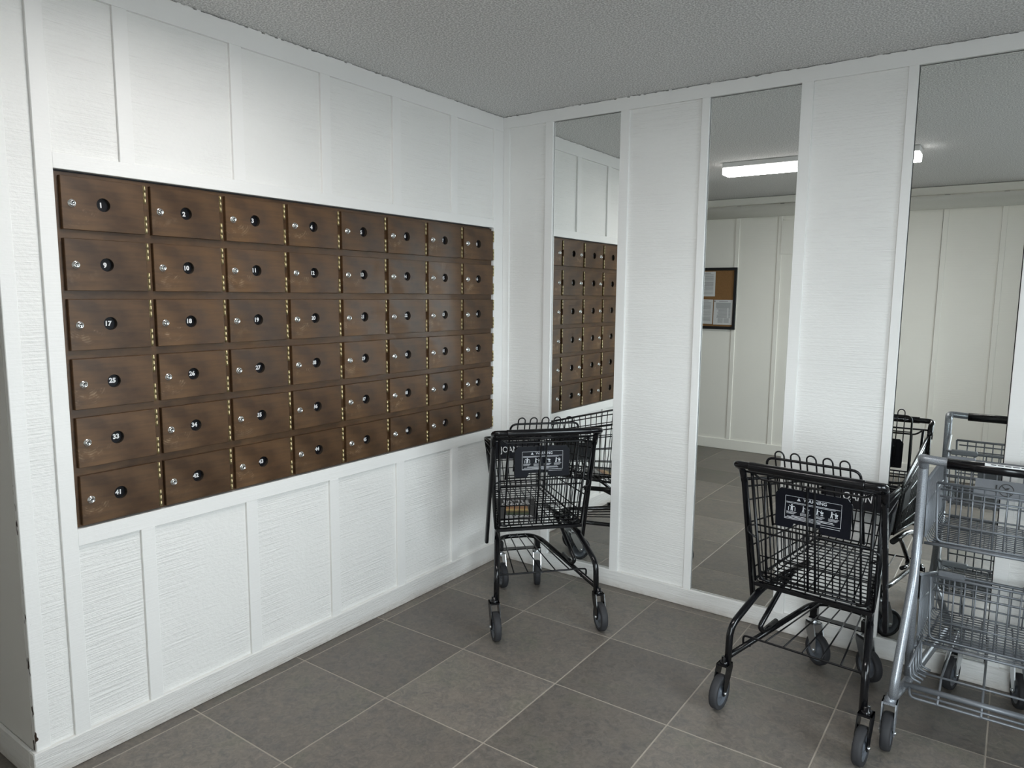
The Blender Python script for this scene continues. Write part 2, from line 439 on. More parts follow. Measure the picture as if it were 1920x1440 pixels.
# --- left wall with the mailbox opening (x = 0 plane, trim faces at x = 0, siding set back)
SB = -0.0115
wl = struct(MB().box(-0.16, -0.030, YC+0.012, 0.16, 0.0, CEIL).build('wall_left', M_DARKGAP))
def bd(x0, x1, y0, y1, z0, z1, name, mat, parent, bev=0.0012):
    return MB().box(x0, x1, y0, y1, z0, z1, 0, bev).build(name, mat, parent)
UB = [(-2.036, -1.990), (-1.636, -1.589), (-1.234, -1.186), (-0.832, -0.780), (-0.430, -0.381)]
RT0, RT1, RB0, RB1, CR = 1.8535, 1.899, 0.707, 0.761, 2.364
edges = [-2.231]
for a, b in UB: edges += [a, b]
edges.append(-0.079)
for z0, z1 in ((RT1, CR), (0.098, RB0)):
    for k in range(0, len(edges), 2):
        bd(-0.03, SB+random.uniform(-0.0006, 0.0006), edges[k]-0.003, edges[k+1]+0.003, z0-0.004, z1+0.004, 'siding_panel', M_SIDING, wl, 0)
    for a, b in UB: bd(-0.03, random.uniform(-0.0012, 0.0002), a, b, z0-0.001, z1+0.001, 'batten', M_TRIM, wl)
bd(-0.03, SB, -2.348, -2.274, 0.098, 2.44, 'siding_panel', M_SIDING, wl, 0)
bd(-0.03, 0.0, -2.277, -2.231, 0.098, CEIL-0.004, 'stile', M_TRIM, wl)
bd(-0.03, 0.0, -0.079, 0.010, 0.098, CR, 'stile', M_TRIM, wl)
bd(-0.03, -0.0005, -2.231, -0.079, RT0, RT1, 'header_rail', M_TRIM, wl)
bd(-0.03, -0.0005, -2.231, -0.079, RB0, RB1, 'sill_rail', M_TRIM, wl)
MB().box(-0.03, -0.0065, YC, -2.345, 0.098, CEIL-0.004, 0, 0.002).build('corner_board', M_CORNER, wl)
def crown(name, parent, a, b, fixed, axis, z0, thick):
    m = MB(); ss = segs(a, b, 0.014); rnd = random.Random(3)
    for p, q in zip(ss, ss[1:]):
        t = CEIL - max(0.0003, rnd.gauss(0.0032, 0.0014))
        if axis == 'y': m.box(fixed-thick, fixed, p, q, z0, t)
        else: m.box(p, q, fixed, fixed+thick, z0, t)
    return m.build(name, M_TRIM, parent)
crown('crown_board', wl, -2.231, 0.012, 0.0015, 'y', CR, 0.03)
bb = struct(MB().box(-0.03, 0.004, YC-0.012, 0.012, 0.0, 0.1, 0, 0.003).build('baseboard_left', M_BASE))

# --- hallway return wall (turns away at the outer corner), hallway end wall
wh = struct(MB().box(XH, -0.0305, YC, YC+0.14, 0.0, CEIL).build('wall_hallway', M_GREYPAINT))
struct(MB().box(XH, -0.031, YC-0.012, YC-0.0005, 0.0, 0.1, 0, 0.003).build('baseboard_hallway', M_BASE))
struct(MB().box(XH-0.12, XH, YO-0.1, YC+0.14, 0, CEIL).build('wall_hallway_end', M_GREYPAINT))

# --- mirror wall (y = 0 plane): siding strips, trims, mirrors between
MS = 0.0115
wm = struct(MB().box(-0.16, XR+0.1, 0.034, 0.14, 0.0, CEIL).build('wall_back', M_DARKGAP))
def strip(x0, x1): bd(x0-0.002, x1+0.002, MS, 0.04, 0.084, 2.384, 'siding_panel', M_SIDING, wm, 0)
def mtrim(x0, x1, y=0.0): bd(x0, x1, y, 0.04, 0.0845, 2.3795, 'trim_board', M_TRIM, wm)
mtrim(0.001, 0.042, 0.0025); strip(0.042, 0.27); mtrim(0.27, 0.3165)
mtrim(0.698, 0.746); strip(0.746, 1.101); mtrim(1.101, 1.137)
mtrim(1.5275, 1.575); strip(1.575, 1.918); mtrim(1.918, 1.953)
mtrim(2.333, 2.381); strip(2.381, 2.733); mtrim(2.733, 2.769); strip(2.769, XR)
crown('crown_board', wm, 0.002, XR, -0.0015, 'x', 2.379, 0.04)
struct(MB().box(0.002, XR, -0.004, 0.034, 0.0, 0.087, 0, 0.003).build('baseboard_back', M_BASE))
def mirror(x0, x1, label, tx, tz):
    cx = (x0+x1)/2; w = (x1-x0)/2-0.0022; h0, h1 = 0.0885, 2.3765
    m = MB(); m.box(-w, w, 0.0004, 0.006, h0-1.23, h1-1.23, 1); m.box(-w+0.0008, w-0.0008, 0.0, 0.0004, h0-1.2292, h1-1.2308, 0)
    o = m.build('wall_mirror', [M_MIRROR, M_DARKGAP], None, (cx, 0.0125, 1.23), (tx, 0, tz))
    tag(o, label, 'mirror', 'tall mirrors set into the back wall')
MTILT = [(0.0, 0.0), (-0.0012, 0.0), (-0.0032, 0.0)]
mirror(0.3165, 0.698, 'tall narrow wall mirror nearest the corner, reflecting the brown mailboxes', *MTILT[0])
mirror(1.137, 1.5275, 'tall narrow wall mirror in the middle, reflecting the cork notice board', *MTILT[1])
mirror(1.953, 2.333, 'tall narrow wall mirror at the right behind the silver cart', *MTILT[2])

# --- opposite (front) wall, seen in the mirrors; its glass entrance door lets the daylight in
DX0, DX1, DZ1 = 2.52, 3.62, 2.05
wo = struct(MB().box(XH-0.12, DX0, YO-0.15, YO-0.02, 0, CEIL).box(DX1, XR+0.1, YO-0.15, YO-0.02, 0, CEIL).box(DX0, DX1, YO-0.15, YO-0.02, DZ1, CEIL).build('wall_front', M_DARKGAP))
ox = [0.045+0.4*k for k in range(-6, 3)]+[1.36, 1.76, 2.165]
prev = XH
for x in ox:
    w = random.uniform(0.041, 0.047)
    bd(prev-0.001, x+0.003, YO-0.03, YO-random.uniform(0.008, 0.010), 0.09, 2.40, 'siding_panel', M_CREAM, wo, 0)
    a = random.uniform(-0.004, 0.004)
    mb = MB(); mb.box(x+0.004, x+w, YO-0.03, YO, 0.09, 2.36, 0, 0.0015)
    mb.xform(lambda v: Vector((v.x + a*math.sin(v.z*2.0), v.y, v.z))).build('batten', M_CREAM, wo)
    prev = x+w
bd(prev-0.001, DX0, YO-0.03, YO-0.01, 0.09, 2.40, 'siding_panel', M_CREAM, wo, 0)
bd(DX0, XR, YO-0.03, YO-0.01, DZ1, 2.40, 'siding_panel', M_CREAM, wo, 0)
bd(XH, XR, YO-0.03, YO+0.03, 2.372, 2.436, 'fascia_board', M_CREAM, wo, 0.003)
struct(MB().box(XH, DX0, YO-0.03, YO+0.008, 0.0, 0.1, 0, 0.003).build('baseboard_front', M_CREAM))
bd(0.478, 0.80, YO-0.01, YO+0.006, 1.905, 2.215, 'access_panel', M_CREAM, wo, 0.001)
pipe = MB().lathe([(0, 0.0), (0, 0.056), (XR-XH-0.02, 0.056), (XR-XH-0.02, 0)], (XH+0.01, YO+0.066, 2.303), (1, 0, 0), 24).build('overhead_pipe', M_PIPE)
for k in range(4):
    x = -2.0+1.55*k
    MB().tube([(x, YO+0.066+0.060*math.cos(a), 2.303+0.060*math.sin(a)) for a in [2*PI*i/20 for i in range(20)]], 0.006, 6, 0, True).build('pipe_strap', M_PIPE, pipe)
tag(pipe, 'fat cream painted pipe running along the top of the panelled wall seen in the mirrors', 'pipe')
d1 = MB(); DM = (DX0+DX1)/2
for x0, x1 in ((DX0, DX0+0.05), (DX1-0.05, DX1)): d1.box(x0, x1, YO-0.11, YO-0.04, 0.0, DZ1)
d1.box(DX0+0.05, DX1-0.05, YO-0.11, YO-0.04, DZ1-0.06, DZ1).box(DX0+0.05, DX1-0.05, YO-0.11, YO-0.04, 0.0, 0.10)
d1 = struct(d1.build('door_1', M_ZINC))
MB().box(DX0+0.05, DX1-0.05, YO-0.08, YO-0.074, 0.10, DZ1-0.06).build('glass_pane', M_GLASS, d1)
struct(MB().box(-4, 12, -12, YO-0.15, -0.12, -0.02).box(XR+0.12, 12, YO-0.15, 6, -0.12, -0.02).build('ground', M_ASPHALT))
WY0, WY1, WZ0, WZ1 = -2.55, -0.95, 0.70, 1.95
wr = MB().box(XR, XR+0.12, YO-0.1, WY0, 0, CEIL).box(XR, XR+0.12, WY1, 0.1, 0, CEIL).box(XR, XR+0.12, WY0, WY1, 0, WZ0).box(XR, XR+0.12, WY0, WY1, WZ1, CEIL)
struct(wr.build('wall_right', M_GREYPAINT))
w1 = MB().box(XR+0.03, XR+0.09, WY0, WY0+0.05, WZ0, WZ1).box(XR+0.03, XR+0.09, WY1-0.05, WY1, WZ0, WZ1).box(XR+0.03, XR+0.09, -1.775, -1.725, WZ0, WZ1)
w1.box(XR+0.03, XR+0.09, WY0, WY1, WZ0, WZ0+0.05).box(XR+0.03, XR+0.09, WY0, WY1, WZ1-0.05, WZ1)
w1 = struct(w1.build('window_1', M_HOUSING))
for y0, y1 in ((WY0+0.05, -1.775), (-1.725, WY1-0.05)): MB().box(XR+0.055, XR+0.061, y0, y1, WZ0+0.05, WZ1-0.05).build('glass_pane', M_GLASS, w1)
bd(XR-0.04, XR+0.03, WY0-0.03, WY1+0.03, WZ0-0.03, WZ0, 'window_sill', M_HOUSING, w1)

# ------------------------------------------------------------------ ceiling light (its lit diffuser shows in the mirrors)
LX0, LX1, LY = 0.55, 1.76, -1.93
cl = empty('ceiling_light', ((LX0+LX1)/2, LY, CEIL)); hl = (LX1-LX0)/2
tag(cl, 'lit white strip light with wraparound diffuser on the ceiling, seen in the mirrors', 'light')
MB().box(-hl-0.006, hl+0.006, -0.075, 0.075, -0.035, -0.0005, 0, 0.003).build('housing', M_HOUSING, cl)
df = MB(); prof = [(-0.068, -0.036), (-0.070, -0.060), (-0.066, -0.078), (-0.058, -0.082), (0.058, -0.082), (0.066, -0.078), (0.070, -0.060), (0.068, -0.036)]
n = len(prof); df.add([(-hl, y, z) for y, z in prof]+[(hl, y, z) for y, z in prof], [(i, i+1, n+i+1, n+i) for i in range(n-1)])
df.m = [1, 1, 1, 0, 1, 1, 1]
df.build('diffuser', [M_LAMP, M_LAMPSIDE], cl)
for sx in (-1, 1):
    e = MB(); x0, x1 = sx*hl, sx*(hl+0.005); e.add([(x0, y*1.02, z) for y, z in prof]+[(x1, y*1.02, z) for y, z in prof], [(i, (i+1) % n, n+(i+1) % n, n+i) for i in range(n)]+[tuple(range(n))[::-1], tuple(range(n, 2*n))])
    e.build('end_cap', M_LAMPSIDE, cl)
MB().tube([(0.26, 0.079, -0.002), (0.26, 0.082, -0.02)], 0.003, 6).build('wire_hook', M_HOUSING, cl)

# ------------------------------------------------------------------ mailbox bank
bank = empty('mailbox_bank', (0, -2.23, 0.762))
tag(bank, 'dark brown wooden bank of 48 numbered mailboxes set into the white panelled wall', 'mailboxes')
bank.location = (0, 0, 0)
Y0, CP, DW, Z0, RP, DH = -2.2147, 0.2691, 0.2454, 1.8362, 0.1820, 0.1562
fr = MB()
FX = -0.0152; back = -0.0300
fr.box(back, FX, -2.2285, -0.0805, 0.7635, 1.8478)
fr.build('frame', M_BANK, bank)
DIY, DIZ, DR = 0.1198, -0.0758, 0.0205     # number hole centre and radius in door space
def door_mesh():
    m = MB(); b = 0.0013; w, h = DW, DH; N = 32
    ang = sorted(set([2*PI*k/N for k in range(N)] + [math.atan2(z-DIZ, y-DIY) % (2*PI) for y in (b, w-b) for z in (-b, -h+b)]))
    def edge(a):
        c, s = math.cos(a), math.sin(a); t = 1e9
        if c > 1e-9: t = min(t, (w-b-DIY)/c)
        if c < -1e-9: t = min(t, (b-DIY)/c)
        if s > 1e-9: t = min(t, (-b-DIZ)/s)
        if s < -1e-9: t = min(t, (-h+b-DIZ)/s)
        return (0.0, DIY+c*t, DIZ+s*t)
    n = len(ang); inner = [(0.0, DIY+DR*math.cos(a), DIZ+DR*math.sin(a)) for a in ang]; outer = [edge(a) for a in ang]
    m.add(inner+outer, [(i, n+i, n+(i+1) % n, (i+1) % n) for i in range(n)])
    deep = [(-0.0140, y, z) for _, y, z in inner]
    m.add(inner+deep, [(i, (i+1) % n, n+(i+1) % n, n+i) for i in range(n)], 1, True)
    A = [(0, b, -b), (0, w-b, -b), (0, w-b, -h+b), (0, b, -h+b)]; B = [(-b, 0, 0), (-b, w, 0), (-b, w, -h), (-b, 0, -h)]; C = [(FX, y, z) for _, y, z in B]
    m.add(A+B, [(i, 4+i, 4+(i+1) % 4, (i+1) % 4) for i in range(4)]); m.add(B+C, [(i, 4+i, 4+(i+1) % 4, (i+1) % 4) for i in range(4)])
    return m.mesh('door', [M_DOOR, M_HOLE])
DOOR = door_mesh()
def lock_mesh():
    m = MB()
    m.lathe([(0, 0.0122), (0.0015, 0.0122), (0.0028, 0.0108), (0.0028, 0.0088), (0.0085, 0.0084), (0.0098, 0.0076), (0.0098, 0.0058), (0.0091, 0.0056), (0.0091, 0.0)], (0, 0, 0), (1, 0, 0), 20)
    m.box(0.0090, 0.0094, -0.0008, 0.0008, -0.0038, 0.0026, 1)
    m.lathe([(0.0093, 0.0018), (0.0094, 0.0)], (0, 0, 0.002), (1, 0, 0), 10, 1)
    return m.mesh('lock', [M_CHROME, M_KEYHOLE])
LOCK = lock_mesh()
def hinge_mesh():
    m = MB(); L = 0.057
    for a, b in ((0, 0.325), (0.335, 0.665), (0.675, 1.0)):
        m.lathe([(-a*L, 0.0), (-a*L, 0.0036), (-b*L, 0.0036), (-b*L, 0.0)], (0.0, 0, 0), (0, 0, 1), 10)
    m.box(FX+0.0002, -0.001, -0.0042, -0.0034, -L, 0)
    return m.mesh('hinge', M_BRASS)
HINGE = hinge_mesh()
for r in range(6):
    for c in range(8):
        num = r*8+c+1; y = Y0+c*CP; z = Z0-r*RP
        d = place('mailbox_door', DOOR, bank, (random.uniform(-0.0006, 0.0006), y, z), (0, 0, random.uniform(-0.004, 0.004)))
        d['label'] = 'brown mailbox door with white number %d on a black disc' % num
        dm = MB()
        dm.lathe([(0.0, 0.0), (0.0, DR)], (-0.0139, DIY, DIZ), (1, 0, 0), 24, 0, False)
        dy = random.uniform(-0.002, 0.002); dz = random.uniform(-0.002, 0.001); ra = random.uniform(-0.05, 0.05)
        def fn(x, yy, dy=dy, dz=dz, ra=ra):
            return (-0.0133, DIY+dy+x*math.cos(ra)-yy*math.sin(ra), DIZ+dz+x*math.sin(ra)+yy*math.cos(ra))
        add_text(dm, str(num), 0.0205, fn, 1, 0.0009)
        dm.build('number_disc', [M_DISC, M_WHITEPRINT], d)
        place('lock', LOCK, d, (0.0, 0.0285, -0.0790), (random.uniform(-0.6, 0.6), 0, 0))
        place('hinge', HINGE, d, (0.0, DW+0.0048, -0.0015)); place('hinge', HINGE, d, (0.0, DW+0.0048, -0.0965))

# ------------------------------------------------------------------ cork notice board on the opposite wall
by = YO+0.002
nb = empty('notice_board', (-0.36, by, 1.49)); tag(nb, 'black framed cork notice board with pinned white notices, seen in the middle mirror', 'notice board')
bw, bh = 0.45, 0.30
m = MB()
for a in ((-bw, bw, -bh, -bh+0.028), (-bw, bw, bh-0.028, bh)): m.box(a[0], a[1], 0, 0.022, a[2], a[3], 0, 0.002)
for a in ((-bw, -bw+0.028), (bw-0.028, bw)): m.box(a[0], a[1], 0, 0.022, -bh+0.028, bh-0.028, 0, 0.002)
m.build('frame', M_BOARDFRAME, nb); MB().box(-bw+0.028, bw-0.028, 0, 0.010, -bh+0.028, bh-0.028).build('cork', M_CORK, nb)
def sheet(x0, x1, z0, z1, kind, label, rot=0.0):   # x0 > x1 is the reader's left; board faces +y, so +x is the reader's left
    w, h = abs(x0-x1), z1-z0
    o = empty('notice_sheet', ((x0+x1)/2, by+0.0112, (z0+z1)/2)); o.rotation_euler = (0, rot, 0)
    tag(o, label, 'notice', 'white notices pinned to the cork board')
    MB().box(-w/2, w/2, 0, 0.0006, -h/2, h/2).build('paper', M_PAPER, o)
    p = MB(); rnd = random.Random(int(z0*1000)+int(abs(x0)*999))
    def bar(u0, u1, v0, v1): p.box(w/2-u1*w, w/2-u0*w, 0.0006, 0.0009, h/2-v1*h, h/2-v0*h)
    bar(0.25, 0.72, 0.05, 0.075)
    v = 0.12
    while v < 0.92:
        if kind == 1 and v < 0.33: bar(0.1, 0.88, v, v+0.016); v += 0.021
        elif kind == 1 and v > 0.72: bar(0.16, 0.44, v, v+0.013); bar(0.48, 0.76, v, v+0.013); v += 0.022
        elif kind == 1: bar(0.1, 0.2, v, v+0.02); bar(0.27, rnd.uniform(0.7, 0.86), v, v+0.02); v += 0.034
        else: bar(0.1, rnd.uniform(0.5, 0.9), v, v+0.017); v += rnd.choice((0.032, 0.032, 0.06))
    p.build('print', M_PALEPRINT, o)
    if kind == 2: MB().box(-w*0.28, -w*0.10, 0.0007, 0.001, -h*0.14, -h*0.02).build('picture', M_DARKPRINT, o)
    MB().lathe([(0, 0.003), (0.006, 0.003), (0.007, 0.005), (0.009, 0.005), (0.010, 0)], (-w/2+0.012, 0.0006, h/2-0.014), (0, 1, 0), 10).build('push_pin', M_KEYHOLE, o)
X_R = nb.location.x+bw-0.028       # inner right edge in world x (reader's left in the room, right in the mirror)
zc = 1.49
sheet(X_R-0.005, X_R-0.190, zc-0.255, zc-0.012, 1, 'white notice with dense ruled text, low on the cork board by its frame')
sheet(X_R-0.200, X_R-0.385, zc-0.250, zc-0.010, 2, 'white notice with a small dark picture, low beside the densely printed notice', 0.01)
sheet(X_R-0.185, X_R-0.375, zc+0.020, zc+0.262, 3, 'white notice with plain lines of text, high on the cork board', -0.008)

# ------------------------------------------------------------------ casters
def tyre_mesh(mat, R=0.0635, w=0.015):
    m = MB()
    m.lathe([(-w*0.8, R*0.74), (-w, R*0.78), (-w, R*0.93), (-w*0.72, R*0.985), (-w*0.3, R), (w*0.3, R), (w*0.72, R*0.985), (w, R*0.93), (w, R*0.78), (w*0.8, R*0.74)], (0, 0, 0), (1, 0, 0), 36)
    return m.mesh('tyre', mat)
def hub_mesh(mat, R=0.0635, w=0.015):
    m = MB()
    m.lathe([(-w*0.95, 0.0), (-w*0.95, R*0.2), (-w*0.75, R*0.26), (-w*0.35, R*0.34), (-w*0.35, R*0.64), (-w*0.8, R*0.70), (-w*0.8, R*0.745),
             (w*0.8, R*0.745), (w*0.8, R*0.70), (w*0.35, R*0.64), (w*0.35, R*0.34), (w*0.75, R*0.26), (w*0.95, R*0.2), (w*0.95, 0.0)], (0, 0, 0), (1, 0, 0), 28)
    return m.mesh('hub', mat)
def bolt_mesh(half):
    m = MB()
    for s in (-1, 1): m.lathe([(s*half, 0.0055), (s*(half+0.005), 0.0055), (s*(half+0.0055), 0.0)], (0, 0, 0), (1, 0, 0), 8)
    m.tube([(-half, 0, 0), (half, 0, 0)], 0.004, 8)
    return m.mesh('axle_bolt', M_ZINC)
def fork_mesh(mat, trail, top, half=0.0215):
    # origin at the axle; the stem stands at +trail in y, `top` above the axle
    m = MB(); t = 0.0040
    prof = [(-0.012, 0.0), (-0.007, -0.011), (0.006, -0.011), (0.014, -0.002), (trail*0.7+0.020, top*0.45), (trail+0.027, top*0.80), (trail+0.024, top), (trail-0.024, top), (trail-0.030, top*0.82), (trail*0.3-0.020, top*0.40)]
    k = len(prof)
    for s in (-1, 1):
        a, b = (s*half, s*(half-t)) if s > 0 else (s*(half-t), s*half)
        m.add([(a, y, z) for y, z in prof]+[(b, y, z) for y, z in prof], [tuple(range(k)), tuple(range(2*k-1, k-1, -1))]+[(i, k+i, k+(i+1) % k, (i+1) % k) for i in range(k)])
    m.box(-half, half, trail-0.024, trail+0.024, top-0.007, top)
    m.lathe([(0, 0.017), (0.008, 0.017), (0.010, 0.012), (0.022, 0.012), (0.022, 0)], (0, trail, top), (0, 0, 1), 14)
    return m.mesh('caster', mat)
HUB = hub_mesh(M_HUB); BOLT = bolt_mesh(0.0215)
TY = tyre_mesh(M_TYRE); TYD = tyre_mesh(M_TYREDARK)
def caster(parent, fork, pos, rz, ty, hub=None):
    c = place('caster', fork, parent, pos, (0, 0, rz))
    place('tyre', ty, c); place('hub', hub or HUB, c); place('axle_bolt', BOLT, c)
    return c

# ------------------------------------------------------------------ black shopping cart
FORK_B = fork_mesh(M_BLACK, 0.036, 0.098); FORK_Z = fork_mesh(M_ZINC, 0.034, 0.105)
def lerp(a, b, t): return a+(b-a)*t
BK = dict(ry=0.215, fy=0.700, rz=0.436, fz=0.500, rhw=0.205, fhw=0.125,        # basket floor
          try_=0.128, tfy=0.785, trz=0.842, tfz=0.744, trhw=0.226, tfhw=0.148)  # basket rim
def side_pt(s, t, h, K=BK):   # s side, t 0..1 along, h 0..1 up
    fy, fz, fx = lerp(K['ry'], K['fy'], t), lerp(K['rz'], K['fz'], t), lerp(K['rhw'], K['fhw'], t)
    ty, tz, tx = lerp(K['try_'], K['tfy'], t), lerp(K['trz'], K['tfz'], t), lerp(K['trhw'], K['tfhw'], t)
    return Vector((s*lerp(fx, tx, h), lerp(fy, ty, h), lerp(fz, tz, h)))
def front_pt(u, h, K=BK):     # u -1..1
    return Vector((u*lerp(K['fhw'], K['tfhw'], h), lerp(K['fy'], K['tfy'], h), lerp(K['fz'], K['tfz'], h)))

def person_icon(p, cx, cz, s, yy, cart=True, kid=False):
    def q(pts): p.poly([(cx+x*s, yy, cz+z*s) for x, z in pts])
    def disc(x, z, r): p.poly([(cx+(x+r*math.cos(a))*s, yy, cz+(z+r*math.sin(a))*s) for a in [2*PI*i/10 for i in range(10)]])
    if kid:
        disc(0, 0.42, 0.13); q([(-0.16, -0.1), (0.16, -0.1), (0.14, 0.27), (-0.14, 0.27)])
        q([(-0.15, 0.26), (-0.45, 0.38), (-0.45, 0.29), (-0.15, 0.14)]); q([(0.15, 0.14), (0.45, 0.2), (0.45, 0.28), (0.15, 0.26)])
        q([(-0.16, -0.1), (-0.18, -0.5), (-0.05, -0.5), (0.0, -0.1)]); q([(0.0, -0.1), (0.05, -0.5), (0.18, -0.5), (0.16, -0.1)])
        q([(-0.55, -0.5), (-0.45, -0.5), (-0.45, 0.1), (-0.55, 0.1)]); q([(0.45, -0.5), (0.55, -0.5), (0.55, 0.1), (0.45, 0.1)])
    else:
        disc(-0.35, 0.42, 0.1); q([(-0.45, -0.05), (-0.25, -0.05), (-0.24, 0.3), (-0.44, 0.3)])
        q([(-0.45, -0.05), (-0.55, -0.5), (-0.45, -0.5), (-0.32, -0.05)]); q([(-0.36, -0.05), (-0.28, -0.5), (-0.18, -0.5), (-0.25, -0.05)])
        q([(-0.28, 0.17), (0.08, 0.10), (0.08, 0.17), (-0.26, 0.28)])
        q([(0.06, 0.14), (0.18, -0.14), (0.52, -0.10), (0.58, 0.16)]); disc(0.24, -0.38, 0.08); disc(0.46, -0.38, 0.08)
        q([(0.18, -0.22), (0.5, -0.22), (0.5, -0.28), (0.18, -0.28)]); disc(0.25, 0.3, 0.09)

def black_cart(loc, rz, label):
    R = empty('shopping_cart', loc, rz); tag(R, label, 'shopping cart', 'black shopping carts')
    L = lambda y, s=1: s*(0.241-0.212*y)                     # half width of the tapering under-frame
    for s in (-1, 1):
        pts = [(0.051, 0.150), (0.057, 0.302), (0.235, 0.398), (0.36, 0.417), (0.56, 0.428)]
        MB().tube(fillet([(L(y, s), y, z) for y, z in pts], 0.045, 5), 0.0128, 12).build('leg', M_BLACK, R)
        pts = [(0.45, 0.418), (0.385, 0.385), (0.232, 0.250), (0.256, 0.226), (0.345, 0.243)]
        MB().tube(fillet([(L(y, s)*0.97, y, z) for y, z in pts], 0.04, 5), 0.0098, 10).build('support_bracket', M_BLACK, R)
        # flat upright at the rear corner of the basket
        pts = [(0.300, 0.330), (0.275, 0.352), (0.262, 0.40), (0.128, 0.845), (0.118, 0.868)]
        pts = [Vector((s*0.234, y, z)) for y, z in [(0.272, 0.355), (0.128, 0.845)]]
        u = MB()
        d = (pts[1]-pts[0]).normalized(); w = Vector((0, d.z, -d.y))
        ring = lambda c: [c+Vector((s*0.008, 0, 0))*a + w*0.0135*b for a, b in ((1, 0.6), (0.6, 1), (-0.6, 1), (-1, 0.6), (-1, -0.6), (-0.6, -1), (0.6, -1), (1, -0.6))]
        u.add(ring(pts[0])+ring(pts[1]), [(i, (i+1) % 8, 8+(i+1) % 8, 8+i) for i in range(8)]+[tuple(range(8))[::-1], tuple(range(8, 16))])
        u.build('upright', M_BLACK, R)
    # handle: one bar, ends bent forward and down into the uprights
    h = []
    for s in (-1, 1):
        e = [(s*0.234, 0.132, 0.832), (s*0.236, 0.108, 0.890), (s*0.244, 0.062, 0.908), (s*0.10, 0.054, 0.908)]
        e = fillet(e, 0.045, 5); h = e if s < 0 else h+e[::-1]
    MB().tube(h, 0.0128, 12).build('handle', M_BLACK, R)
    MB().lathe([(-0.188, 0.012), (-0.188, 0.0152), (-0.186, 0.0158), (0.186, 0.0158), (0.188, 0.0152), (0.188, 0.012)], (0, 0.054, 0.908), (1, 0, 0), 16).build('handle_grip', M_GRIP, R)
    # under-frame: both rails joined by a curved front bar
    fr = [(L(0.06, -1), 0.060, 0.190), (L(0.60, -1)-0.004, 0.600, 0.234), (L(0.655, -1)+0.03, 0.655, 0.238)]
    pts = fr + [(-x, y, z) for x, y, z in fr[::-1]]
    MB().tube(fillet(pts, 0.04, 5), 0.0112, 12).build('lower_rail', M_BLACK, R)
    m = MB(); m.box(-0.115, 0.115, 0.585, 0.622, 0.186, 0.191, 0, 0.001)
    for s in (-1, 1): m.box(s*0.098-0.014, s*0.098+0.014, 0.588, 0.616, 0.191, 0.232, 0, 0.001)
    m.build('caster_crossbar', M_BLACK, R)
    m = MB()
    m.tube(fillet([(-0.196, 0.175, 0.192), (-0.218, 0.160, 0.196), (-0.218, 0.157, 0.234), (-0.19, 0.152, 0.238), (0.19, 0.152, 0.238), (0.218, 0.157, 0.234), (0.218, 0.160, 0.196), (0.196, 0.175, 0.192)], 0.012, 3), 0.0042, 8)
    for x in (-0.13, -0.065, 0.0, 0.065, 0.13):
        t = 0.652 if abs(x) < 0.12 else 0.6
        m.tube([(x, 0.150, 0.243), (x*0.62, t, 0.250)], 0.0031, 6)
    m.build('bottom_rack', M_BLACKWIRE, R)
    # basket
    m = MB()
    rim = [side_pt(-1, 0, 1), side_pt(-1, 1, 1), side_pt(1, 1, 1), side_pt(1, 0, 1)]
    m.tube(fillet(rim, 0.03, 4), 0.0058, 8)
    low = [side_pt(-1, 0, 0.93), side_pt(-1, 1, 0.93), side_pt(1, 1, 0.93), side_pt(1, 0, 0.93)]
    m.tube(fillet(low, 0.03, 4), 0.0035, 6); m.build('basket_rim', M_BLACKWIRE, R)
    NT_ = 19
    for s in (-1, 1):
        m = MB()
        for k in range(NT_):
            t = k/(NT_-1)*0.975+0.01
            p = side_pt(s, t, 0); q_ = Vector((p.x*0.9, p.y, p.z-0.002))
            m.tube([side_pt(s, t, 1), side_pt(s, t, 0.05), p+Vector((-s*0.006, 0, -0.001)), q_], 0.0025, 5)
        for hh in (0.14, 0.36, 0.585, 0.80): m.tube([side_pt(s, 0, hh), side_pt(s, 1, hh)], 0.0029, 6)
        m.tube([side_pt(s, 0, 0.02), side_pt(s, 1, 0.02)], 0.0050, 6)
        m.tube([side_pt(s, 0, 0), side_pt(s, 0, 1)], 0.0045, 6)
        m.build('basket_side', M_BLACKWIRE, R)
    m = MB()
    for k in range(9):
        u = -0.92+1.84*k/8; m.tube([front_pt(u, 1), front_pt(u, 0.04), front_pt(u, 0)+Vector((0, -0.03, -0.001))], 0.0025, 5)
    for hh in (0.05, 0.2, 0.36, 0.52, 0.66, 0.8): m.tube([front_pt(-1, hh), front_pt(1, hh)], 0.0027, 6)
    for s in (-1, 1): m.tube([front_pt(s, 0), front_pt(s, 1)], 0.0045, 6)
    m.build('basket_front', M_BLACKWIRE, R)
    m = MB()
    for k in range(19):
        t = k/18; y = lerp(BK['ry'], BK['fy'], t); hw = lerp(BK['rhw'], BK['fhw'], t)*0.93; z = lerp(BK['rz'], BK['fz'], t)
        m.tube([(-hw, y, z), (hw, y, z)], 0.0026, 5)
    for k in range(8):
        u = -0.9+1.8*k/7; m.tube([(u*BK['rhw'], BK['ry'], BK['rz']-0.004), (u*BK['fhw'], BK['fy'], BK['fz']-0.004)], 0.0026, 5)
    m.build('basket_floor', M_BLACKWIRE, R)
    MB().box(-0.205, 0.205, 0.196, 0.226, 0.424, 0.432, 0, 0.001).box(-0.205, 0.205, 0.194, 0.198, 0.424, 0.438, 0, 0.001).build('rear_lip', M_BLACK, R)
    # rear gate with leg openings above a wire mesh, hung from the top hinge rod
    gy = lambda z: 0.128+(0.87-z)*0.20
    m = MB()
    m.tube([(-0.226, 0.118, 0.872), (0.226, 0.118, 0.872)], 0.0042, 8)
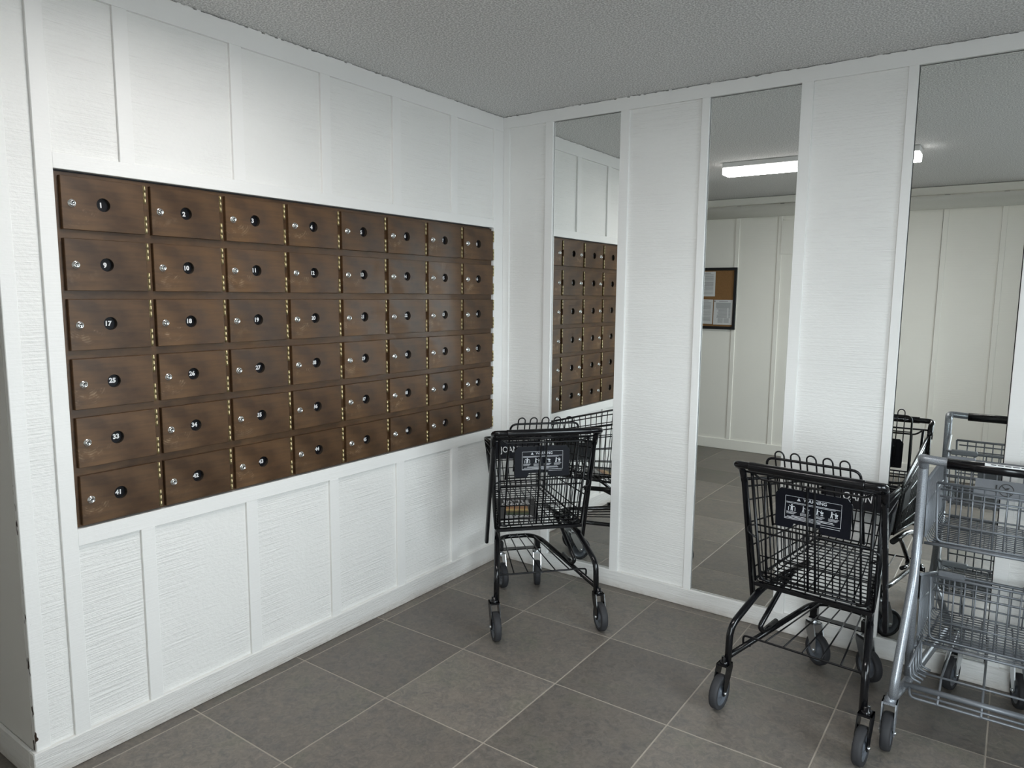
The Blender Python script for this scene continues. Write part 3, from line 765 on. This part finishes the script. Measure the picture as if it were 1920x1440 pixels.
    m.tube(fillet([(-0.2, gy(0.865), 0.868), (-0.176, gy(0.848), 0.848), (0.176, gy(0.848), 0.848), (0.2, gy(0.865), 0.868)], 0.02, 4), 0.0042, 8)
    for s in (-1, 1):
        m.tube(fillet([(s*0.206, gy(0.87), 0.872), (s*0.186, gy(0.45), 0.450), (s*0.150, gy(0.445), 0.446)], 0.02, 3), 0.0062, 8)
        m.tube([(s*0.160, gy(0.848), 0.848), (s*0.164, gy(0.45), 0.45)], 0.0040, 6)
        m.tube([(s*0.0125, gy(0.85), 0.85), (s*0.0125, gy(0.45), 0.447)], 0.0042, 8)
        m.tube(fillet([(s*0.192, gy(0.672)-0.012, 0.672), (s*0.222, gy(0.66)-0.012, 0.66), (s*0.222, gy(0.63)-0.012, 0.632), (s*0.192, gy(0.62)-0.012, 0.62)], 0.012, 3), 0.0034, 6)
    for z, r in ((0.668, 0.0036), (0.640, 0.0036), (0.448, 0.0040), (0.462, 0.0034), (0.480, 0.0030), (0.545, 0.0026)):
        m.tube([(-0.19, gy(z), z), (0.19, gy(z), z)], r, 6)
    for k in range(13):
        x = -0.144+0.024*k
        if abs(x) < 0.02: continue
        m.tube([(x, gy(0.668), 0.668), (x, gy(0.446), 0.446)], 0.0026, 5)
    m.build('rear_gate', M_BLACKWIRE, R)
    # child seat back standing above the handle, five wire loops
    m = MB(); cy_ = lambda z: 0.122+(0.94-z)*0.38
    fz_ = [(-0.156, cy_(0.66), 0.66), (-0.156, cy_(0.934), 0.934), (0.156, cy_(0.934), 0.934), (0.156, cy_(0.66), 0.66)]
    m.tube(fillet(fz_, 0.03, 5), 0.0048, 8)
    for k in range(5):
        x = -0.108+0.054*k; r = 0.0155
        arc = [(x-r, cy_(0.70), 0.70), (x-r, cy_(0.9475), 0.9475)] + [(x-r*math.cos(a), cy_(0.9475+r*math.sin(a)), 0.9475+r*math.sin(a)) for a in [PI*i/8 for i in range(1, 8)]] + [(x+r, cy_(0.9475), 0.9475), (x+r, cy_(0.70), 0.70)]
        m.tube(arc, 0.0028, 6)
    for z in (0.86, 0.665): m.tube([(-0.156, cy_(z), z), (0.156, cy_(z), z)], 0.003, 6)
    m.build('child_seat_back', M_BLACKWIRE, R)
    # warning plate (seat flap) facing the shopper
    yw = 0.164; lo, hi = 0.683, 0.824
    out = [(-0.126, lo+0.004), (-0.122, lo), (-0.072, lo), (-0.066, lo+0.006), (-0.062, lo+0.018), (0.026, lo+0.018), (0.030, lo+0.006), (0.036, lo), (0.122, lo), (0.126, lo+0.004), (0.128, hi-0.02), (0.112, hi), (-0.112, hi), (-0.128, hi-0.02)]
    wp = MB().plate(out, yw, yw+0.009).build('warning_plate', M_BLACKPLASTIC, R)
    p = MB(); yy = yw-0.0006
    def rect(x0, x1, z0, z1): p.poly([(x0, yy, z0), (x1, yy, z0), (x1, yy, z1), (x0, yy, z1)])
    a0, a1, b0, b1 = -0.094, 0.096, 0.716, 0.800; t = 0.0011
    rect(a0, a1, b1-t, b1); rect(a0, a1, b0, b0+t); rect(a0, a0+t, b0, b1); rect(a1-t, a1, b0, b1)
    add_text(p, 'WARNING', 0.0162, lambda x, y: (x+0.008, yy, y+0.7905), 0, 0.0003)
    p.poly([(-0.054, yy, 0.7855), (-0.041, yy, 0.7855), (-0.0475, yy, 0.7965)])
    rect(a0+0.004, a1-0.004, 0.7775, 0.7792); rect(a0+0.004, a1-0.02, 0.7738, 0.7752)
    for k in range(4):
        person_icon(p, -0.070+0.0475*k, 0.7585, 0.0225, yy, kid=(k == 0))
        for j in range(3): rect(-0.088+0.0475*k, -0.053+0.0475*k-0.004*j, 0.7425-0.0036*j, 0.7438-0.0036*j)
    for j, (u0, u1) in enumerate(((-0.07, 0.07), (-0.085, 0.075), (-0.092, 0.03))): rect(u0, u1, 0.7285-0.0044*j, 0.7302-0.0044*j)
    rect(0.03, 0.094, 0.7085, 0.7098)
    p.build('warning_print', M_GREYPRINT, wp)
    # store sign across the basket front, lettered on both sides
    sg = MB(); q0 = [front_pt(u, h) for u, h in ((-0.96, 0.545), (0.96, 0.545), (0.97, 0.905), (-0.97, 0.905))]
    nrm = (q0[1]-q0[0]).cross(q0[3]-q0[0]).normalized()       # points towards the shopper
    if nrm.y > 0: nrm = -nrm
    A = [v+nrm*0.010 for v in q0]; B = [v-nrm*0.008 for v in q0]
    sg.add(A+B, [(0, 1, 2, 3), (7, 6, 5, 4)]+[(i, 4+i, 4+(i+1) % 4, (i+1) % 4) for i in range(4)])
    sgo = sg.build('store_sign', M_BLACKPLASTIC, R)
    c = (q0[0]+q0[1]+q0[2]+q0[3])/4; ex = Vector((1, 0, 0)); ez = (q0[3]-q0[0]); ez.x = 0; ez.normalize()
    p = MB()
    add_text(p, 'JOANN', 0.044, lambda x, y: c+ex*(x-0.006)+ez*y+nrm*0.0106, 0, 0.0002, sx=0.86)
    add_text(p, 'JOANN', 0.044, lambda x, y: c-ex*x+ez*y-nrm*0.0086, 0, 0.0002, sx=0.86)
    p.build('store_lettering', M_WHITEPRINT, sgo)
    for s in (-1, 1):
        pl = MB(); o_ = Vector((s*0.004, 0, 0))
        c4 = [side_pt(s, t_, h_)+o_ for t_, h_ in ((0.62, 0.40), (0.9, 0.40), (0.9, 0.74), (0.62, 0.74))]
        c4b = [v+Vector((s*0.004, 0, 0)) for v in c4]
        pl.add(c4+c4b, [(0, 1, 2, 3), (7, 6, 5, 4)]+[(i, (i+1) % 4, 4+(i+1) % 4, 4+i) for i in range(4)])
        pl.build('side_plaque', M_PLAQUE, R)
    for s in (-1, 1):
        caster(R, FORK_B, (L(0.0, s), 0.014, 0.0637), 0.0, TY)
    return R
def front_casters(R, al, ar):
    for s, a in ((-1, al), (1, ar)):
        px, py = s*0.098, 0.604     # swivel pin; the axle trails it
        caster(R, FORK_Z, (px+0.034*math.sin(a), py-0.034*math.cos(a), 0.0637), a, TYD)

AX = math.atan2(0.743, 0.67)
cartA = black_cart((0.752, -0.658, 0), AX, 'black wire shopping cart in the corner beside the mailboxes, a flyer lying in its basket')
front_casters(cartA, 0.12, -0.2)
cartB = black_cart((1.787, -0.794, 0), math.radians(-5.0), 'black wire shopping cart in front of the mirrors, next to the silver two-basket cart')
front_casters(cartB, 0.95, 0.9)

# flyer lying on the sloping basket floor of the corner cart
fx = Vector((0.148, 0.124, -0.003)).normalized(); k = (BK['fz']-BK['rz'])/(BK['fy']-BK['ry'])
fn_ = Vector((0.743*k, -0.67*k, 1.0)).normalized(); fx = (fx-fn_*fx.dot(fn_)).normalized(); fyv = fn_.cross(fx)
fy = empty('flyer', (0.422, -0.594, 0.4525)); fy.rotation_euler = Matrix((fx, fyv, fn_)).transposed().to_euler()
tag(fy, 'charcoal printed flyer with a burger picture lying in the corner shopping cart', 'flyer')
MB().box(0, 0.193, 0, 0.246, 0, 0.0012).build('paper', M_FLYER, fy)
MB().box(0.042, 0.150, 0.055, 0.150, 0.0012, 0.0015).build('picture', M_BURGER, fy)
p = MB()
add_text(p, 'BATTLE', 0.046, lambda x, y: (0.098+x, 0.205+y, 0.0018), 0, 0.001, sx=0.8)
add_text(p, 'CONTROL', 0.036, lambda x, y: (0.098+x, 0.170+y, 0.0018), 0, 0.001, sx=0.85)
for j in range(3):
    x = 0.028
    while x < 0.158:
        w = random.uniform(0.008, 0.022); p.box(x, min(x+w, 0.165), 0.038-0.0125*j, 0.044-0.0125*j, 0.0012, 0.0016); x += w+0.004
p.build('print', M_WHITEPRINT, fy)

# ------------------------------------------------------------------ silver two-basket cart
def silver_cart(loc, rz):
    R = empty('shopping_cart', loc, rz); tag(R, 'silver grey two-basket shopping cart with a black handle grip at the right edge', 'shopping cart')
    for s in (-1, 1):
        t = [(0.118, 0.975), (0.142, 0.955), (0.145, 0.70), (0.128, 0.62), (0.098, 0.56), (-0.020, 0.235), (-0.012, 0.190), (0.020, 0.168), (0.10, 0.176), (0.60, 0.205)]
        X = lambda y, z: s*(0.222 if z > 0.5 else lerp(0.246, 0.222, max(0, (z-0.17)/0.35)) if y < 0.03 else lerp(0.240, 0.140, (y-0.02)/0.58))
        MB().tube(fillet([(X(y, z), y, z) for y, z in t], 0.03, 4), 0.0145, 12).build('side_frame', M_SILVER, R)
        MB().tube(fillet([(s*0.222, 0.143, 0.65), (s*0.222, 0.150, 0.60), (s*0.221, 0.165, 0.19)], 0.03, 3), 0.0125, 10).build('post', M_SILVER, R)
        MB().lathe([(-0.006, 0.0145), (-0.005, 0.0158), (0.005, 0.0158), (0.006, 0.0145)], (s*0.222, 0.137, 0.645), (0, 0.2, 1), 14).build('frame_collar', M_SILVER, R)
        MB().tube(fillet([(s*0.205, 0.17, 0.295), (s*0.205, 0.56, 0.295)], 0.02, 3), 0.008, 8).build('basket_support', M_SILVER, R)
    e = []
    for s in (-1, 1):
        q = fillet([(s*0.222, 0.143, 0.935), (s*0.224, 0.128, 0.968), (s*0.226, 0.084, 0.978), (s*0.10, 0.080, 0.972)], 0.035, 5); e = q if s < 0 else e+q[::-1]
    MB().tube(e, 0.0145, 12).build('handle', M_SILVER, R)
    MB().lathe([(-0.152, 0.013), (-0.152, 0.0178), (0.152, 0.0178), (0.152, 0.013)], (0, 0.080, 0.972), (1, 0, 0), 18).build('handle_grip', M_GRIP, R)
    st = MB(); arc = [0.19*PI+0.22*PI*i/5 for i in range(6)]
    P = lambda x, a, r: (x, 0.080-r*math.cos(a), 0.972+r*math.sin(a))
    st.add([P(-0.052, a, 0.0183) for a in arc]+[P(0.12, a, 0.0182) for a in arc], [(i, i+1, 7+i, 6+i) for i in range(5)])
    sto = st.build('handle_sticker', M_PAPER, R)
    tx = MB(); rnd = random.Random(5); x = -0.036
    while x < 0.11:
        w = rnd.uniform(0.006, 0.018); tx.add([P(x, a, 0.0187) for a in (0.27*PI, 0.33*PI)]+[P(x+w, a, 0.0187) for a in (0.27*PI, 0.33*PI)], [(0, 1, 3, 2)]); x += w+0.004
    tx.build('sticker_print', M_DARKPRINT, sto)
    def basket(K, name, ncross, nlong, nside, nfront, gate_y, gate_top, clip):
        m = MB()
        m.tube(fillet([side_pt(-1, 0, 1, K), side_pt(-1, 1, 1, K), side_pt(1, 1, 1, K), side_pt(1, 0, 1, K)], 0.03, 4), 0.0055, 8)
        m.build(name+'_rim', M_SILVERWIRE, R)
        MB().tube([side_pt(-1, 0, 0, K), side_pt(1, 0, 0, K)], 0.0055, 8).build(name+'_rear_bar', M_SILVERWIRE, R)
        for s in (-1, 1):
            m = MB()
            for k in range(nside):
                t = k/(nside-1)*0.98+0.01; p_ = side_pt(s, t, 0, K)
                m.tube([side_pt(s, t, 1, K), side_pt(s, t, 0.12, K), p_+Vector((-s*0.012, 0, 0.004)), p_+Vector((-s*0.03, 0, 0))], 0.0024, 5)
            for h_ in (0.10, 0.62): m.tube([side_pt(s, 0, h_, K), side_pt(s, 1, h_, K)], 0.0036, 6)
            m.build(name+'_side', M_SILVERWIRE, R)
        m = MB()
        for k in range(nfront):
            u = -0.95+1.9*k/(nfront-1); m.tube([front_pt(u, 1, K), front_pt(u, 0.0, K)], 0.0024, 5)
        for h_ in (0.06, 0.30, 0.52, 0.72): m.tube([front_pt(-1, h_, K), front_pt(1, h_, K)], 0.0032, 6)
        m.build(name+'_front', M_SILVERWIRE, R)
        m = MB()
        for k in range(ncross):
            t = k/(ncross-1); a, b = side_pt(-1, t, 0, K), side_pt(1, t, 0, K); m.tube([a+Vector((0.02, 0, 0)), b-Vector((0.02, 0, 0))], 0.0024, 5)
        for k in range(nlong):
            u = -0.88+1.76*k/(nlong-1); m.tube([(u*K['rhw'], K['ry'], K['rz']-0.004), (u*K['fhw'], K['fy'], K['fz']-0.004)], 0.0027, 5)
        m.build(name+'_floor', M_SILVERWIRE, R)
        m = MB(); gb = K['rz']+0.006; gw = 0.172
        gp = lambda x, z: (x, gate_y+(gate_top-z)*0.06, z)
        m.tube(fillet([gp(-gw-0.01, gate_top), gp(-gw, gb), gp(gw, gb), gp(gw+0.01, gate_top)], 0.02, 4), 0.0038, 8)
        m.tube([gp(-gw-0.01, gate_top), gp(gw+0.01, gate_top)], 0.0048, 8)
        n_ = 11
        for k in range(1, n_): x = -gw+2*gw*k/n_; m.tube([gp(x, gate_top), gp(x, gb)], 0.0026, 5)
        for f in (0.30, 0.78, 0.90): z = lerp(gb, gate_top, f); m.tube([gp(-gw, z), gp(gw, z)], 0.0032, 6)
        m.build(name+'_gate', M_SILVERWIRE, R)
        zc_ = K['tfz']
        for s in (-1, 1):
            MB().box(s*0.135-0.045, s*0.135+0.045, K['tfy']-0.012, K['tfy']+0.010, zc_-0.010, zc_+0.010, 0, 0.004).build(name+'_bumper', M_GREYPLASTIC, R)
    U = dict(ry=0.185, fy=0.535, rz=0.668, fz=0.672, rhw=0.206, fhw=0.186, try_=0.165, tfy=0.585, trz=0.893, tfz=0.893, trhw=0.208, tfhw=0.192)
    basket(U, 'upper_basket', 17, 8, 15, 10, 0.195, 0.880, True)
    D = dict(ry=0.205, fy=0.530, rz=0.302, fz=0.302, rhw=0.205, fhw=0.182, try_=0.200, tfy=0.585, trz=0.548, tfz=0.436, trhw=0.207, tfhw=0.190)
    basket(D, 'lower_basket', 15, 8, 14, 10, 0.235, 0.540, True)
    # grey plate with a no-child symbol on the upper basket front
    pl = MB(); c4 = [front_pt(u, h_, U)+Vector((0, -0.006, 0)) for u, h_ in ((-0.45, 0.44), (0.85, 0.44), (0.85, 0.74), (-0.45, 0.74))]
    c4b = [v+Vector((0, -0.003, 0)) for v in c4]
    pl.add(c4b+c4, [(0, 1, 2, 3), (7, 6, 5, 4)]+[(i, 4+i, 4+(i+1) % 4, (i+1) % 4) for i in range(4)])
    plo = pl.build('child_warning_plate', M_GREYPLASTIC, R)
    sy = MB(); c = front_pt(0.06, 0.6, U)+Vector((0, -0.0125, 0)); up = (front_pt(0, 1, U)-front_pt(0, 0, U)).normalized()
    pt = lambda x, z: c+Vector((x, 0, 0))+up*z
    N = 24; r0, r1 = 0.0205, 0.0235
    sy.add([pt(r0*math.cos(2*PI*i/N), r0*math.sin(2*PI*i/N)) for i in range(N)]+[pt(r1*math.cos(2*PI*i/N), r1*math.sin(2*PI*i/N)) for i in range(N)], [(i, (i+1) % N, N+(i+1) % N, N+i) for i in range(N)])
    sy.poly([pt(-0.0165, 0.0140), pt(-0.0140, 0.0165), pt(0.0165, -0.0140), pt(0.0140, -0.0165)])
    sy.poly([pt(-0.005, 0.0), pt(0.004, 0.002), pt(0.010, 0.009), pt(0.004, 0.010), pt(-0.004, 0.006)])
    sy.poly([pt(0.000, -0.012), pt(0.005, -0.012), pt(0.006, 0.0), pt(0.0, 0.0)])
    sy.poly([pt(-0.034, -0.012), pt(-0.030, -0.012), pt(-0.028, 0.016), pt(-0.033, 0.016)])
    sy.build('no_child_symbol', M_KEYHOLE, plo)
    # bottom rack
    m = MB()
    m.tube([(-0.222, 0.07, 0.200), (0.222, 0.07, 0.200)], 0.0095, 10)
    m.tube(fillet([(-0.205, 0.06, 0.198), (-0.200, 0.035, 0.178), (0.200, 0.035, 0.178), (0.205, 0.06, 0.198)], 0.02, 3), 0.0042, 8)
    m.tube([(-0.195, 0.050, 0.187), (0.195, 0.050, 0.187)], 0.0040, 8); m.tube([(-0.19, 0.135, 0.226), (0.19, 0.135, 0.226)], 0.0040, 8)
    for x in (-0.12, 0.0, 0.12): m.tube([(x, 0.030, 0.178), (x, 0.14, 0.224), (x*0.8, 0.56, 0.232)], 0.0038, 8)
    for s in (-1, 1):
        for k in range(5):
            y = 0.085+0.028*k; xx = 0.214-0.17*(y-0.06); m.tube(fillet([(s*xx, y, 0.268+0.010*k), (s*(xx-0.004), y, 0.222), (s*(xx-0.035), y, 0.212)], 0.01, 3), 0.0040, 8)
        m.tube([(s*0.212, 0.07, 0.262), (s*0.190, 0.225, 0.318)], 0.0045, 8)
    m.build('bottom_rack', M_SILVERWIRE, R)
    m = MB(); m.box(-0.155, 0.155, 0.555, 0.600, 0.186, 0.192, 0, 0.001); m.build('caster_crossbar', M_SILVER, R)
    fs = fork_mesh(M_SILVER, 0.020, 0.100, 0.0225); hb = hub_mesh(M_HUB)
    for s in (-1, 1):
        caster(R, fs, (s*0.252, -0.018, 0.0637), 0.0, TY, hb)
        caster(R, FORK_Z, (s*0.108, 0.545, 0.0637), 0.25*s, TYD)
    return R
silver_cart((2.337, -0.645, 0), 0.0)
